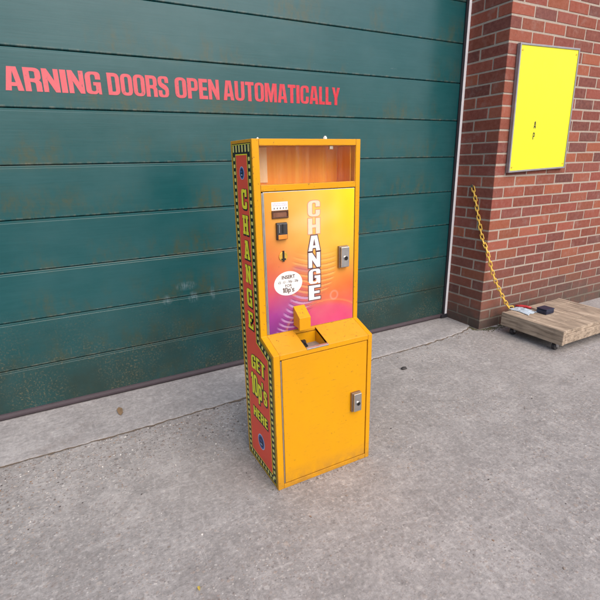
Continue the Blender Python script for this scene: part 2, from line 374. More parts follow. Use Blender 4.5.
def blocky(ch):
    w, s = .56, .195
    rr = lambda a, b, c, d, r: [(a, b, r), (c, b, r), (c, d, r), (a, d, r)]
    G = {
     'A': (.60, [[(0, 0), (.15, 1), (.45, 1), (.60, 0), (.405, 0), (.385, .19), (.215, .19), (.195, 0)], [(.235, .35), (.365, .35), (.30, .82)]]),
     'C': (w, [[(0, 0, .27), (w, 0, .27), (w, .40), (w-s, .40), (w-s, .13, .09), (s, .13, .09), (s, .87, .09), (w-s, .87, .09), (w-s, .62), (w, .62), (w, 1, .27), (0, 1, .27)]]),
     'D': (w, [[(0, 0), (w, 0, .25), (w, 1, .25), (0, 1)], [(s, .16), (w-s, .16, .07), (w-s, .84, .07), (s, .84)]]),
     'E': (.44, [[(0, 0), (.44, 0), (.44, .17), (s, .17), (s, .43), (.41, .43), (.41, .59), (s, .59), (s, .83), (.44, .83), (.44, 1), (0, 1)]]),
     'G': (w, [[(0, 0, .27), (w*.66, 0, .12), (w-.12, .09), (w-.10, 0), (w, 0), (w, .54), (w*.5, .54), (w*.5, .39), (w-s, .39), (w-s, .13, .09), (s, .13, .09), (s, .87, .09), (w-s, .87, .09), (w-s, .66), (w, .66), (w, 1, .27), (0, 1, .27)]]),
     'H': (w, [[(0, 0), (s, 0), (s, .41), (w-s, .41), (w-s, 0), (w, 0), (w, 1), (w-s, 1), (w-s, .59), (s, .59), (s, 1), (0, 1)]]),
     'I': (.21, [[(0, 0), (.21, 0), (.21, 1), (0, 1)]]),
     'L': (.40, [[(0, 0), (.40, 0), (.40, .17), (s, .17), (s, 1), (0, 1)]]),
     'M': (.74, [[(0, 0), (0, 1), (.26, 1), (.37, .45), (.48, 1), (.74, 1), (.74, 0), (.56, 0), (.56, .64), (.44, 0), (.30, 0), (.18, .64), (.18, 0)]]),
     'N': (w, [[(0, 0), (0, 1), (.17, 1), (.39, .50), (.39, 1), (w, 1), (w, 0), (.40, 0), (.17, .53), (.17, 0)]]),
     'O': (w, [rr(0, 0, w, 1, .26), rr(s, .14, w-s, .86, .08)]),
     'P': (.53, [[(0, 0), (0, 1), (.53, 1, .22), (.53, .38, .22), (s, .38), (s, 0)], [(s, .53), (.53-s+.02, .53, .06), (.53-s+.02, .85, .06), (s, .85)]]),
     'R': (w, [[(0, 0), (0, 1), (w, 1, .22), (w, .56, .12), (w-.07, .48), (w, .40, .09), (w, 0), (w-s, 0), (w-s, .38, .08), (s, .40), (s, 0)], [(s, .55), (w-s, .55, .06), (w-s, .85, .06), (s, .85)]]),
     'S': (.54, [[(0, 0, .24), (.54, 0, .24), (.54, .50, .2), (s, .70, .06), (s, .88, .07), (.35, .88, .07), (.35, .69), (.54, .69), (.54, 1, .24), (0, 1, .24), (0, .54, .2), (.35, .34, .06), (.35, .12, .07), (s, .12, .07), (s, .33), (0, .33)]]),
     'T': (.50, [[(.15, 0), (.35, 0), (.35, .83), (.50, .83), (.50, 1), (0, 1), (0, .83), (.15, .83)]]),
     'U': (w, [[(0, 1), (s, 1), (s, .13, .09), (w-s, .13, .09), (w-s, 1), (w, 1), (w, 0, .26), (0, 0, .26)]]),
     'W': (.86, [[(0, 1), (.19, 1), (.255, .38), (.34, 1), (.52, 1), (.605, .38), (.67, 1), (.86, 1), (.72, 0), (.51, 0), (.43, .52), (.35, 0), (.14, 0)]]),
     'Y': (.56, [[(0, 1), (.20, 1), (.28, .62), (.36, 1), (.56, 1), (.38, .40), (.38, 0), (.18, 0), (.18, .40)]]),
     '1': (.32, [[(.11, 0), (.32, 0), (.32, 1), (.16, 1), (0, .86), (0, .70), (.11, .74)]]),
     '0': (.54, [rr(0, 0, .54, 1, .25), rr(.19, .15, .35, .85, .08)]),
     'p': (.50, [[(0, -.25), (.19, -.25), (.19, .02), (.50, 0, .18), (.50, .72, .2), (0, .72)], [(.19, .15), (.32, .15, .05), (.32, .57, .05), (.19, .57)]]),
     's': (.44, [[(0, 0, .18), (.44, 0, .18), (.44, .37, .14), (.17, .49, .05), (.17, .60, .04), (.28, .60, .04), (.28, .50), (.44, .50), (.44, .72, .18), (0, .72, .18), (0, .37, .14), (.27, .25, .05), (.27, .12, .04), (.16, .12, .04), (.16, .24), (0, .24)]]),
     "'": (.16, [[(0, .70), (.10, .66), (.16, .82), (.16, 1), (0, 1)]]),
    }
    w_, cs = G[ch]; return w_, [fillet(c) for c in cs]
def slab(ch):
    G = {
     'H': [[(0, 0), (0, .17), (.07, .17), (.07, .83), (0, .83), (0, 1), (.37, 1), (.37, .83), (.30, .83), (.30, .59), (.50, .59), (.50, .83), (.43, .83), (.43, 1), (.8, 1), (.8, .83), (.73, .83), (.73, .17), (.8, .17), (.8, 0), (.43, 0), (.43, .17), (.50, .17), (.50, .41), (.30, .41), (.30, .17), (.37, .17), (.37, 0)]],
     'A': [[(0, 0), (0, .17), (.06, .17), (.22, .83), (.15, .83), (.15, 1), (.57, 1), (.74, .17), (.8, .17), (.8, 0), (.45, 0), (.45, .17), (.51, .17), (.49, .27), (.31, .27), (.29, .17), (.35, .17), (.35, 0)], [(.345, .43), (.455, .43), (.40, .74)]],
     'N': [[(0, 0), (0, .17), (.07, .17), (.07, .83), (0, .83), (0, 1), (.29, 1), (.52, .50), (.52, .83), (.45, .83), (.45, 1), (.8, 1), (.8, .83), (.73, .83), (.73, 0), (.53, 0), (.28, .54), (.28, .17), (.35, .17), (.35, 0)]],
     'C': [[(.02, 0, .3), (.76, 0, .28), (.76, .36), (.53, .36), (.53, .17, .1), (.27, .17, .1), (.27, .83, .1), (.50, .83, .08), (.50, .62), (.76, .62), (.76, 1), (.58, 1), (.56, .95), (.44, 1, .06), (.02, 1, .3)]],
     'G': [[(.02, 0, .3), (.54, 0, .1), (.58, .06), (.60, 0), (.76, 0), (.76, .52), (.40, .52), (.40, .36), (.53, .36), (.53, .17, .1), (.27, .17, .1), (.27, .83, .1), (.50, .83, .08), (.50, .66), (.76, .66), (.76, 1), (.58, 1), (.56, .95), (.44, 1, .06), (.02, 1, .3)]],
     'E': [[(0, 0), (0, .17), (.08, .17), (.08, .83), (0, .83), (0, 1), (.74, 1), (.74, .66), (.58, .66), (.58, .83), (.32, .83), (.32, .59), (.44, .59), (.44, .68), (.58, .68), (.58, .62), (.56, .62), (.56, .34), (.44, .34), (.44, .42), (.32, .42), (.32, .17), (.60, .17), (.60, .34), (.76, .34), (.76, 0)]],
    }
    if ch == 'E':
        G['E'] = [[(0, 0), (0, .17), (.08, .17), (.08, .83), (0, .83), (0, 1), (.75, 1), (.75, .68), (.59, .68), (.59, .83), (.31, .83), (.31, .59), (.52, .59), (.52, .42), (.31, .42), (.31, .17), (.60, .17), (.60, .34), (.77, .34), (.77, 0)]]
    return .8, [fillet(c) for c in G[ch]]
def line(text, font, H, W=None, gap=.05, xs=1., spaces=.26):
    """contours of a line of lettering, height H, total width W (or natural * xs); returns glyph list [(contours)], width"""
    x = 0; gl = []
    for ch in text:
        if ch == ' ': x += spaces; continue
        w, cs = font(ch); gl.append([[(p[0]+x, p[1]) for p in c] for c in cs]); x += w+gap
    x -= gap
    sx = (W/x) if W else H*xs
    return [[[(p[0]*sx, p[1]*H) for p in c] for c in g] for g in gl], x*sx
def font_text(text, size, sx=1., bold=0.):
    cu = bpy.data.curves.new('t', 'FONT'); cu.body = text; cu.size = size; cu.align_x = 'CENTER'; cu.align_y = 'CENTER'; cu.offset = bold
    V, F = harvest(cu); return [(x*sx, y) for x, y in V], F

# ================================================================= SETTING
# ground
bm = bmesh.new()
def gz(x, y):
    return 0.006*noise.noise(Vector((x*.9, y*.9, 3)))*min(1, max(0, (-y-.5)))
# fine sheet near the camera, coarse to the horizon
xs = [-60, -25, -12, -8]+[-6+.12*i for i in range(76)]+[4, 8, 14, 30, 60]
ys = [-60, -30, -16, -9, -7]+[-5.4+.12*i for i in range(50)]+[3, 10, 40]
grid = [[bm.verts.new((x, y, gz(x, y) if -6 < x < 3.1 and -5.4 < y else 0)) for y in ys] for x in xs]
for i in range(len(xs)-1):
    for j in range(len(ys)-1):
        bm.faces.new([grid[i][j], grid[i+1][j], grid[i+1][j+1], grid[i][j+1]])
o = obj('ground', bm, M['ground'], smooth=True); o['kind'] = 'structure'
# concrete apron in front of the door, ragged front edge
EDGE = [(-5.6, -.45), (-3.3, -.435), (-2.792, -.430), (-2.55, -.431), (-2.372, -.428), (-2.1, -.414), (-1.904, -.408), (-1.5, -.388), (-1., -.366), (-.574, -.351), (-.273, -.335), (-.13, -.315), (-.03, -.285), (.03, -.25)]
def edge_y(x):
    for (a, b), (c, d) in zip(EDGE, EDGE[1:]):
        if a <= x <= c: return b+(d-b)*(x-a)/(c-a)
    return EDGE[-1][1]
bm = bmesh.new(); top = []; n = 420; AZ = .0055
rows = []
for i in range(n+1):
    x = -5.6+(5.63)*i/n
    j = .012*noise.noise(Vector((x*7, 0, 1)))+.010*noise.noise(Vector((x*26, 0, 5)))+.005*noise.noise(Vector((x*80, 0, 9)))
    y = edge_y(x)+j
    rise = AZ*((.30 if x < -1.9 else .9)+.5*noise.noise(Vector((x*5, 2, 2))))
    rows.append([bm.verts.new((x, .10, AZ)), bm.verts.new((x, y+.05, AZ)), bm.verts.new((x, y+.012, rise+.001)), bm.verts.new((x, y+.002, rise*.5)), bm.verts.new((x, y-.003, -.012))])
for a, b in zip(rows, rows[1:]):
    for k in range(4): bm.faces.new([a[k], a[k+1], b[k+1], b[k]])
bmesh.ops.recalc_face_normals(bm, faces=bm.faces)
o = obj('concrete_apron', bm, M['apron'], smooth=True); o['kind'] = 'structure'
# dirt lying in the joint between apron and yard (uncountable)
bm = bmesh.new(); prev = None
for i in range(500):
    x = -5.5+5.5*i/499; y = edge_y(x)-.004+.012*noise.noise(Vector((x*7, 0, 1)))+.010*noise.noise(Vector((x*26, 0, 5)))
    w = max(.0, .004+.020*noise.noise(Vector((x*9, 4, 0)))+.010*noise.noise(Vector((x*45, 4, 7))))
    a = bm.verts.new((x, y+.004, .0035)); b = bm.verts.new((x, y-w, .0038+gz(x, y))); 
    if prev: bm.faces.new([prev[0], prev[1], b, a])
    prev = (a, b)
bmesh.ops.recalc_face_normals(bm, faces=bm.faces)
o = obj('joint_dirt', bm, M['crack']); o['kind'] = 'stuff'
tag(o, 'dark dirt gathered in the joint along the apron edge', 'dirt')

def chip(bm, lay, c, r, col, flat=.6):
    n0 = len(bm.verts)
    res = bmesh.ops.create_icosphere(bm, subdivisions=1, radius=1)
    rot = Matrix.Rotation(random.random()*6.28, 3, Vector((random.random(), random.random(), random.random()+.01)).normalized())
    sc = (r*random.uniform(.7, 1.4), r*random.uniform(.6, 1.1), r*random.uniform(.5, .9)*flat)
    for v in res['verts']:
        q = Vector((v.co.x*sc[0], v.co.y*sc[1], v.co.z*sc[2]))*random.uniform(.8, 1.15)
        q = Matrix.Rotation(sc[0]*9000, 3, 'Z') @ q
        v.co = Vector(c)+q
    for f in {f for v in res['verts'] for f in v.link_faces}:
        for l in f.loops: l[lay] = (*col, 1)
bm = bmesh.new(); lay = bm.loops.layers.float_color.new('tint')
tones = [(.07, .06, .06), (.15, .125, .115), (.25, .2, .17), (.18, .15, .135), (.30, .24, .20), (.42, .39, .37), (.60, .57, .54), (.24, .15, .10)]
for i in range(1250):
    q = random.random()
    if q < .50:
        x = random.uniform(-3.1, -1.9); y = edge_y(x)-abs(random.gauss(0, .22))-.005
    elif q < .68:
        x = random.uniform(-3.1, -.05); y = edge_y(x)-abs(random.gauss(0, .03))-.002
    elif q < .78:
        x = random.uniform(-.25, .4); y = -.33-abs(random.gauss(0, .05)) if x > -.02 else edge_y(x)+random.uniform(-.06, .05)
    else:
        x = random.uniform(-3.1, .6); y = random.uniform(-2.1, -.45)
    if -2.075 < x < -1.605 and -1.18 < y < -.84: continue
    r = random.choice((.0016, .002, .0022, .0028, .0034, .0048))
    chip(bm, lay, (x, y, gz(x, y)+r*.25), r, random.choice(tones))
for i in range(420):
    sd_ = random.choice((0, 0, 1, 2)); q = abs(random.gauss(0, .012))+.002
    if sd_ == 0: x, y = random.uniform(-2.07, -1.61), -1.163-q
    elif sd_ == 1: x, y = -2.061-q, random.uniform(-1.17, -.85)
    else: x, y = -1.619+q, random.uniform(-1.17, -.85)
    rr_ = random.choice((.0012, .0018, .0024)); chip(bm, lay, (x, y, gz(x, y)+rr_*.2), rr_, random.choice(tones[:4]))
o = obj('loose_grit', bm, M['grit']); o['kind'] = 'stuff'
tag(o, 'scattered small stones and grit on the concrete yard', 'grit')
# moss at the foot of the pillar
bm = bmesh.new(); lay = bm.loops.layers.float_color.new('tint')
mossc = [(.050, .055, .018), (.075, .072, .028), (.10, .085, .045), (.035, .04, .016), (.09, .07, .05)]
for i in range(3600):
    if random.random() < .68:
        x = random.uniform(.0, 1.0); y = -.347-abs(random.gauss(0, .030))
    else:
        y = random.uniform(-.34, .0); x = .012-abs(random.gauss(0, .014))
    if noise.noise(Vector((x*9, y*9, 2))) < -.18: continue
    r = random.uniform(.002, .0055)
    chip(bm, lay, (x, y, r*.2), r, random.choice(mossc), .5)
o = obj('moss', bm, M['grit']); o['kind'] = 'stuff'
tag(o, 'olive moss and soil along the foot of the brick pillar', 'moss')

# =================================================================== DOOR
P = .2478; Z0 = .017; XL, XR = -5.4, -.004
door = empty('garage_door', (-1.5, 0, 0), 'wide dark green sectional door with faded red lettering and dirty lower panels', 'garage door')
TILT = {}
def wave(x, k): return .0011*noise.noise(Vector((x*1.3, k*3.1, 0)))
for k in range(12):
    zb, zt = Z0+k*P, Z0+(k+1)*P
    t = TILT[k] = random.uniform(-.0012, .0012)
    prof = [(.030, zb+.0010), (.008, zb+.0010), (.003, zb+.0022), (.0, zb+.0055), (t, zt-.0145), (.0009+t, zt-.0130), (.0009+t, zt-.0042), (.0030, zt-.0022), (.008, zt-.0010), (.030, zt-.0010)]
    bm = bmesh.new(); ncol = 60; rows = []
    for i in range(ncol+1):
        x = XL+(XR-XL)*i/ncol
        rows.append([bm.verts.new((x, y+wave(x, k), z)) for j, (y, z) in enumerate(prof)])
    for a, b in zip(rows, rows[1:]):
        for j in range(len(prof)-1): bm.faces.new([a[j], b[j], b[j+1], a[j+1]])
    bm.faces.new(rows[0]); bm.faces.new(rows[-1][::-1])
    bmesh.ops.recalc_face_normals(bm, faces=bm.faces)
    obj('door_panel', bm, M['door'], door)
obj('door_backing', B(((XL, .031, .02), (XR, .045, 3.0))), M['rubber'], door)
# bottom rubber seal
bm = bmesh.new()
prism(bm, [(-.010, .0085), (-.016, .016), (-.016, .026), (-.008, .036), (.004, .040), (.026, .040), (.026, .0085)], 'x', XL, XR-.002)
obj('bottom_seal', bm, M['seal'], door, bevel=.002)
# lettering: WARNING DOORS OPEN AUTOMATICALLY
bm = bmesh.new()
H = .0975; zb = 1.5735
def word(text, x0, x1):
    gl, w = line(text, blocky, H, x1-x0, .05)
    for g_ in gl: put(bm, fill(g_), lambda u, v: (x0+u, wave(x0+u, 6)+TILT[6]*(zb+v-Z0-6*P-.0055)/(P-.02)-.0013, zb+v))
word('WARNING', -2.885, -2.382)
word('DOORS', -2.352, -2.062)
word('OPEN', -2.030, -1.795)
word('AUTOMATICALLY', -1.772, -1.026)
obj('lettering', bm, M['letters'], door)
# white trim and gasket between door and pillar
frame = empty('door_trim', (0, 0, 0), 'narrow white strip with black gasket between green door and brick pillar', 'door trim')
bm = bmesh.new(); n = 40
for i in range(n):
    pass
box(bm, (-.0015, -.016, .012), (.0200, .002, 3.0)); obj('trim_strip', bm, M['offwhite'], frame, bevel=.003)
bm = bmesh.new(); box(bm, (-.022, -.013, .010), (-.003, -.0035, 3.0)); box(bm, (-.0037, -.0033, .010), (-.0020, .030, 3.0)); obj('gasket', bm, M['rubber'], frame, bevel=.003)
bm = bmesh.new(); box(bm, (-.05, -.030, .0085), (.016, -.0205, .040)); obj('seal_end', bm, M['rubber'], frame, bevel=.004)

# ================================================================== PILLAR
def brick_pillar(x0, y0, y1, x1, z1):
    """reveal on plane x=x0 (facing -x) and front on plane y=y0 (facing -y)"""
    cb = bmesh.new(); lay = cb.loops.layers.float_color.new('tint')
    C, Jt = .075, .010
    pal = [(.265, .070, .052), (.285, .080, .056), (.235, .058, .048), (.205, .052, .046), (.175, .052, .050), (.310, .092, .062), (.24, .072, .062), (.27, .068, .046), (.135, .048, .050), (.33, .098, .055)]
    def brick(a, b):
        c = random.choice(pal); f = random.uniform(.70, 1.12); c = (c[0]*f*.86, c[1]*f*.80, c[2]*f*.70)
        e = .0026; j = lambda: random.uniform(-.0012, .0012)
        vs = []
        lo = Vector(a)+Vector((j(), j(), j())); hi = Vector(b)+Vector((j(), j(), j()))
        n0 = len(cb.faces)
        verts = {}
        for ix in (0, 1):
            for iy in (0, 1):
                for iz in (0, 1):
                    p = (hi.x if ix else lo.x, hi.y if iy else lo.y, hi.z if iz else lo.z)
                    s = (-1 if ix else 1, -1 if iy else 1, -1 if iz else 1)
                    for ax in range(3):
                        q = list(p)
                        for k in range(3):
                            if k != ax: q[k] += s[k]*e*random.uniform(.6, 1.5)
                        verts[ix, iy, iz, ax] = cb.verts.new(q)
        fs = []
        for ax in range(3):                                             # six sides
            for d in (0, 1):
                loop = []
                for (u, v) in ((0, 0), (0, 1), (1, 1), (1, 0)):
                    key = [0, 0, 0]; key[ax] = d; key[(ax+1) % 3] = u; key[(ax+2) % 3] = v
                    loop.append(verts[(*key, ax)])
                fs.append(cb.faces.new(loop))
        for ax in range(3):                                             # twelve chamfers
            o1, o2 = (ax+1) % 3, (ax+2) % 3
            for u in (0, 1):
                for v in (0, 1):
                    k0 = [0, 0, 0]; k1 = [0, 0, 0]; k0[o1] = k1[o1] = u; k0[o2] = k1[o2] = v; k1[ax] = 1
                    fs.append(cb.faces.new([verts[(*k0, o1)], verts[(*k1, o1)], verts[(*k1, o2)], verts[(*k0, o2)]]))
        for ix in (0, 1):
            for iy in (0, 1):
                for iz in (0, 1): fs.append(cb.faces.new([verts[ix, iy, iz, a_] for a_ in range(3)]))
        bmesh.ops.recalc_face_normals(cb, faces=fs)
        for f_ in fs:
            for l in f_.loops: l[lay] = (*c, 1)
    ncourse = int(z1/C)
    for r in range(ncourse):
        zt = .0675+C*r; zb_ = zt-.065 if r else -.02
        D = .1025
        odd = (r % 2 == 1)      # r=27: top joint 2.0925..: stretcher of the reveal at the corner
        if odd:
            # reveal: closer at the door, stretcher at the corner; the front shows a header end first
            brick((x0, y0, zb_), (x0+D, y0+.215, zt)); brick((x0, y0+.225, zb_), (x0+D, y1, zt))
            x = x0+D+Jt
        else:
            brick((x0, y0, zb_), (x0+.215, y0+D, zt)); brick((x0, y0+D+Jt, zb_), (x0+D, y1, zt))
            x = x0+.225
        while x < x1-.02:
            e = min(x+.215, x1); brick((x, y0, zb_), (e, y0+D, zt)); x = e+Jt
    mb = bmesh.new()
    prism(mb, [(x0+.0022, y0+.0022), (x1-.004, y0+.0022), (x1-.004, y0+.16), (x0+.12, y0+.16), (x0+.12, y1-.003), (x0+.0022, y1-.003)], 'z', -.03, z1-.01)
    return cb, mb
cb, mb = brick_pillar(.0214, -.34, .0, 2.2, 3.0)
pillar = empty('brick_pillar', (.0214, -.34, 0), 'red brick pillar at the door side with stained lowest courses', 'brick pillar')
obj('brickwork', cb, M['brick'], pillar); obj('mortar', mb, M['mortar'], pillar)
# staple that holds the chain
bm = bmesh.new(); cyl(bm, (.004, -.172, 1.056), (1, 0, 0), .0045, .022, 12); cyl(bm, (-.004, -.172, 1.056), (1, 0, 0), .0105, .008, 16)
obj('chain_bolt', bm, M['steel_dark'], pillar, bevel=.001)

# ==================================================================== SIGN
sign = empty('warning_sign', (.12, -.36, 1.157), 'bright yellow sign in a grey metal frame fixed to the brick pillar', 'sign')
W_, H_ = .60, .775; ca, sa = math.cos(math.radians(1.6)), math.sin(math.radians(1.6))
def sg(u, v, d=0): return (.133+u*ca-v*sa, -.362-d, 1.157+u*sa+v*ca)
def sgbox(bm, u0, v0, u1, v1, d0, d1):
    vs = [bm.verts.new(sg(u, v, d)) for u in (u0, u1) for d in (d0, d1) for v in (v0, v1)]
    for q in ((0, 1, 3, 2), (4, 6, 7, 5), (0, 4, 5, 1), (2, 3, 7, 6), (0, 2, 6, 4), (1, 5, 7, 3)): bm.faces.new([vs[i] for i in q])
bm = bmesh.new(); t = .012
sgbox(bm, -t, -t, 0, H_+t, -.018, .008); sgbox(bm, W_, -t, W_+t, H_+t, -.018, .008)
sgbox(bm, 0, -t, W_, 0, -.018, .008); sgbox(bm, 0, H_, W_, H_+t, -.018, .008)
bmesh.ops.recalc_face_normals(bm, faces=bm.faces); obj('sign_frame', bm, M['alu'], sign, bevel=.002)
bm = bmesh.new(); sgbox(bm, .0005, .0005, W_-.0005, H_-.0005, -.012, .003); bmesh.ops.recalc_face_normals(bm, faces=bm.faces)
obj('sign_panel', bm, M['signyel'], sign)
for u, v in ((.018, .022), (.018, H_-.028), (W_-.018, .022), (W_-.018, H_-.028)):
    bm = bmesh.new(); cyl(bm, sg(u, v, .003), (0, -1, 0), .006, .003, 14); obj('screw', bm, M['brass'], sign)
for ch, v in (('A', .271), ('P', .199)):
    gl, w = line(ch, blocky, .046, None, xs=.85); bm = bmesh.new()
    for g_ in gl: put(bm, fill(g_), lambda a, b: sg(.207+a, v+b, .0036))
    obj('sign_letter', bm, M['black'], sign)

# ============================================================ CHANGE MACHINE
X0, X1 = -2.060, -1.620; YF, YU, YB = -1.163, -1.057, -.856; ZL, ZI, ZT = .579, .618, 1.324
IX0, IX1 = -2.034, -1.640
mac = empty('change_machine', ((X0+X1)/2, -1.01, 0), 'tall yellow coin change machine with orange and purple front standing before the green door', 'change machine')
prof = [(YB, .0), (YF, .0), (YF, ZL), (YU, ZI), (YU, ZT), (YB, ZT)]
bm = bmesh.new()
prism(bm, prof, 'x', X0, IX0); prism(bm, prof, 'x', IX1, X1)
box(bm, (IX0, YU, 1.302), (IX1, YB, ZT))                     # head
box(bm, (IX0, YU, 1.151), (IX1, YU+.03, 1.173))              # rail under the window
box(bm, (IX0, YU+.03, 1.155), (IX1, YB+.008, 1.165))         # compartment floor
box(bm, (IX0, YB-.0, .0), (IX1, YB-.008, 1.302))             # back
box(bm, (IX0, YF, .0), (IX1, YB-.009, .020))                 # plinth rail
box(bm, (IX0, YF, .5585), (IX1, YF+.0085, ZL-.0005))          # rail under the ledge
bmesh.ops.recalc_face_normals(bm, faces=bm.faces)
cab = obj('cabinet', bm, M['yellow'], mac, bevel=.0016)
# ledge in two pieces beside the payout opening
TX0, TX1 = -1.921, -1.826
sl = (ZI-ZL)/(YU-YF)
lz = lambda y: ZL+(y-YF)*sl
bm = bmesh.new()
for a, b in ((IX0, TX0), (TX1, IX1)):
    prism(bm, [(YF+.0003, ZL), (YU+.012, ZI+.0044), (YU+.012, ZI-.008), (YF+.0003, ZL-.012)], 'x', a, b)
prism(bm, [(YU-.004, lz(YU-.004)), (YU+.012, ZI+.0044), (YU+.012, ZI-.008), (YU-.004, lz(YU-.004)-.012)], 'x', TX0, TX1)
obj('ledge', bm, M['ledge'], mac, bevel=.0012)
# payout tray: yellow well, grey floor, bare steel lip
bm = bmesh.new()
prism(bm, [(YF+.0095, lz(YF+.0095)-.002), (YU-.005, lz(YU-.005)-.002), (YU-.005, .515), (YF+.0095, .515)], 'x', TX0-.004, TX0)
prism(bm, [(YF+.0095, lz(YF+.0095)-.002), (YU-.005, lz(YU-.005)-.002), (YU-.005, .515), (YF+.0095, .515)], 'x', TX1, TX1+.004)
box(bm, (TX0, YU-.0045, .515), (TX1, YU-.001, .603))
box(bm, (TX0, YF+.0092, .515), (TX1, YF+.0125, .579))
tray = obj('payout_tray', bm, M['yellow'], mac)
obj('tray_floor', B(((TX0, YF+.022, .550), (TX1, YU-.005, .556))), M['dust'], tray)
bm = bmesh.new(); prism(bm, [(YF-.0015, ZL-.0035), (YF-.0015, ZL+.0018), (YF+.004, ZL+.0028), (YF+.009, ZL+.0042), (YF+.009, ZL-.004)], 'x', TX0, TX1)
obj('tray_lip', bm, M['chrome'], tray, bevel=.0008)
bm = bmesh.new(); bmesh.ops.create_icosphere(bm, subdivisions=3, radius=1)
for v in bm.verts:
    q = v.co*(1+.55*noise.noise(v.co*1.6)+.2*noise.noise(v.co*4)); v.co = Vector((-1.902+q.x*.017, -1.092+q.y*.026, .570+q.z*.017))
obj('coin_flap', bm, M['black'], tray)
# coin chute hood
bm = bmesh.new()
prism(bm, [(YU+.002, .718), (-1.106, .682), (-1.106, .632), (-1.098, .632), (-1.090, .640), (YU+.002, .640)], 'x', -1.920, -1.871)
ch = obj('coin_chute', bm, M['yellow'], mac, bevel=.0015)
# display window compartment
bm = bmesh.new()
box(bm, (IX0+.0005, YU+.0045, 1.1735), (IX1-.0005, YU+.0075, 1.3015)); obj('display_window', bm, M['glass'], mac)
bm = bmesh.new()
box(bm, (IX0+.001, YB-.080, 1.1655), (IX1-.001, YB-.070, 1.3012)); bk = obj('backing_board', bm, M['backing'], mac)
obj('side_lining', B(((IX1-.006, YU+.03, 1.1655), (IX1-.001, YB-.0805, 1.3012))), M['backing'], bk)
obj('floor_lining', B(((IX0+.001, YU+.031, 1.1652), (IX1-.0065, YB-.081, 1.1675))), M['backing'], bk)
obj('glare_strip', B(((IX0+.004, YB-.086, 1.176), (-1.955, YB-.0805, 1.300))), plain('cream_glare', (.92, .74, .46), .6, 0, .1, 10), bk)  # cream strip added to paint in a pale reflection at the window's left
bm = bmesh.new(); box(bm, (-1.748, YU+.012, 1.2885), (-1.733, YU+.022, 1.3015)); obj('window_clip', bm, M['chrome'], mac, bevel=.001)
# bolts in the top
for bx_, by_, r in ((-1.768, -1.045, .0075), (-2.026, -1.030, .004)):
    bm = bmesh.new(); cyl(bm, (bx_, by_, ZT), (0, 0, 1), r, r*.9, 6); cyl(bm, (bx_, by_, ZT+r*.9), (0, 0, 1), r*.55, r*.5, 10)
    obj('top_bolt', bm, M['white'], mac, bevel=.0006)
# ---- upper door with printed artwork
UX0, UX1, UZ0, UZ1 = IX0+.0068, IX1-.0025, .6205, 1.1485
YD = YU+.0015
bm = bmesh.new(); box(bm, (UX0, YD, UZ0), (UX1, YD+.014, UZ1)); upd = obj('upper_door', bm, M['chrome'], mac, bevel=.0008)
obj('door_recess', B(((IX0+.0003, YD+.016, .6185), (IX1-.0003, YD+.024, 1.1505))), M['void'], mac)
GRID = [  # v (height), colours from left to right
 (1.00, [(240, 172, 62), (247, 190, 80), (250, 205, 92), (252, 222, 60), (255, 238, 28)]),
 (.82, [(238, 160, 62), (248, 185, 88), (251, 203, 108), (252, 212, 70), (254, 232, 34)]),
 (.64, [(233, 136, 66), (246, 170, 80), (250, 190, 92), (250, 200, 74), (250, 208, 52)]),
 (.48, [(230, 112, 76), (238, 142, 84), (246, 172, 84), (247, 180, 70), (246, 178, 58)]),
 (.36, [(226, 96, 92), (226, 106, 104), (238, 142, 78), (244, 152, 66), (242, 140, 62)]),
 (.25, [(208, 76, 122), (190, 84, 140), (226, 118, 84), (238, 128, 72), (238, 112, 66)]),
 (.14, [(172, 64, 150), (160, 72, 150), (216, 92, 104), (236, 100, 92), (236, 98, 88)]),
 (.00, [(128, 56, 142), (136, 58, 134), (186, 66, 128), (218, 74, 140), (222, 88, 132)])]
def ss(a, b, x):
    t = min(1, max(0, (x-a)/(b-a))); return t*t*(3-2*t)
def mixc(a, b, t): return tuple(p+(q-p)*t for p, q in zip(a, b))
def artcol(u, v):
    for (va, ra), (vb, rb) in zip(GRID, GRID[1:]):
        if va >= v >= vb: break
    t = (va-v)/(va-vb); x = u*4; i = min(3, int(x)); f = x-i
    c = mixc(mixc(ra[i], ra[i+1], f), mixc(rb[i], rb[i+1], f), t)
    # pink disc rising from the foot at the right
    d = math.hypot((u-.66)/.46, (v+.02)/.20)
    if d < 1: c = mixc(c, (228, 82, 132), .75*ss(1, .75, d))
    if 1 <= d < 1.10: c = mixc(c, (250, 176, 92), .45*ss(1.10, 1.0, d))
    # stack of coin rims standing in the middle, curving away to the left foot
    cx = .53-.30*ss(.42, .0, v)**1.3; hw = .27-.10*ss(.45, .05, v)
    q = (u-cx)/hw
    if abs(q) < 1 and v < .60:
        arc = v+.035*(1-q*q)*1.0+.02*q
        ph = (arc*(26 if v > .22 else 30)) % 1
        edge = ss(1, .8, abs(q))*ss(.60, .46, v)
        if ph < .16: c = mixc(c, (176, 88, 74) if v > .24 else (92, 44, 120), .42*edge)
        elif ph > .62: c = mixc(c, (255, 214, 132) if v > .26 else (206, 168, 214), (.46 if v > .26 else .80*ss(1., .35, abs(q+.2)))*edge)
    # violet swoosh crossing behind the stack
    s = v-(.46-.30*(u-.30)**2*4)
    if u > .22 and u < .62: c = mixc(c, (186, 96, 150), .45*ss(.045, .0, abs(s+.0))*ss(.22, .34, u)*ss(.62, .45, u))
    # small ring flare
    d = math.hypot((u-.76)*.39, (v-.215)*.528)
    c = mixc(c, (250, 180, 170), .5*ss(.007, .0, abs(d-.017)))
    c = mixc(c, (255, 236, 190), .30*ss(.10, 0, abs(v-.80-.1*(u-.5)))*ss(.0, .5, u)*ss(1, .5, u))
    n_ = noise.noise(Vector((u*7, v*9, 1)))*7
    return tuple(min(255, max(0, k+n_)) for k in c)
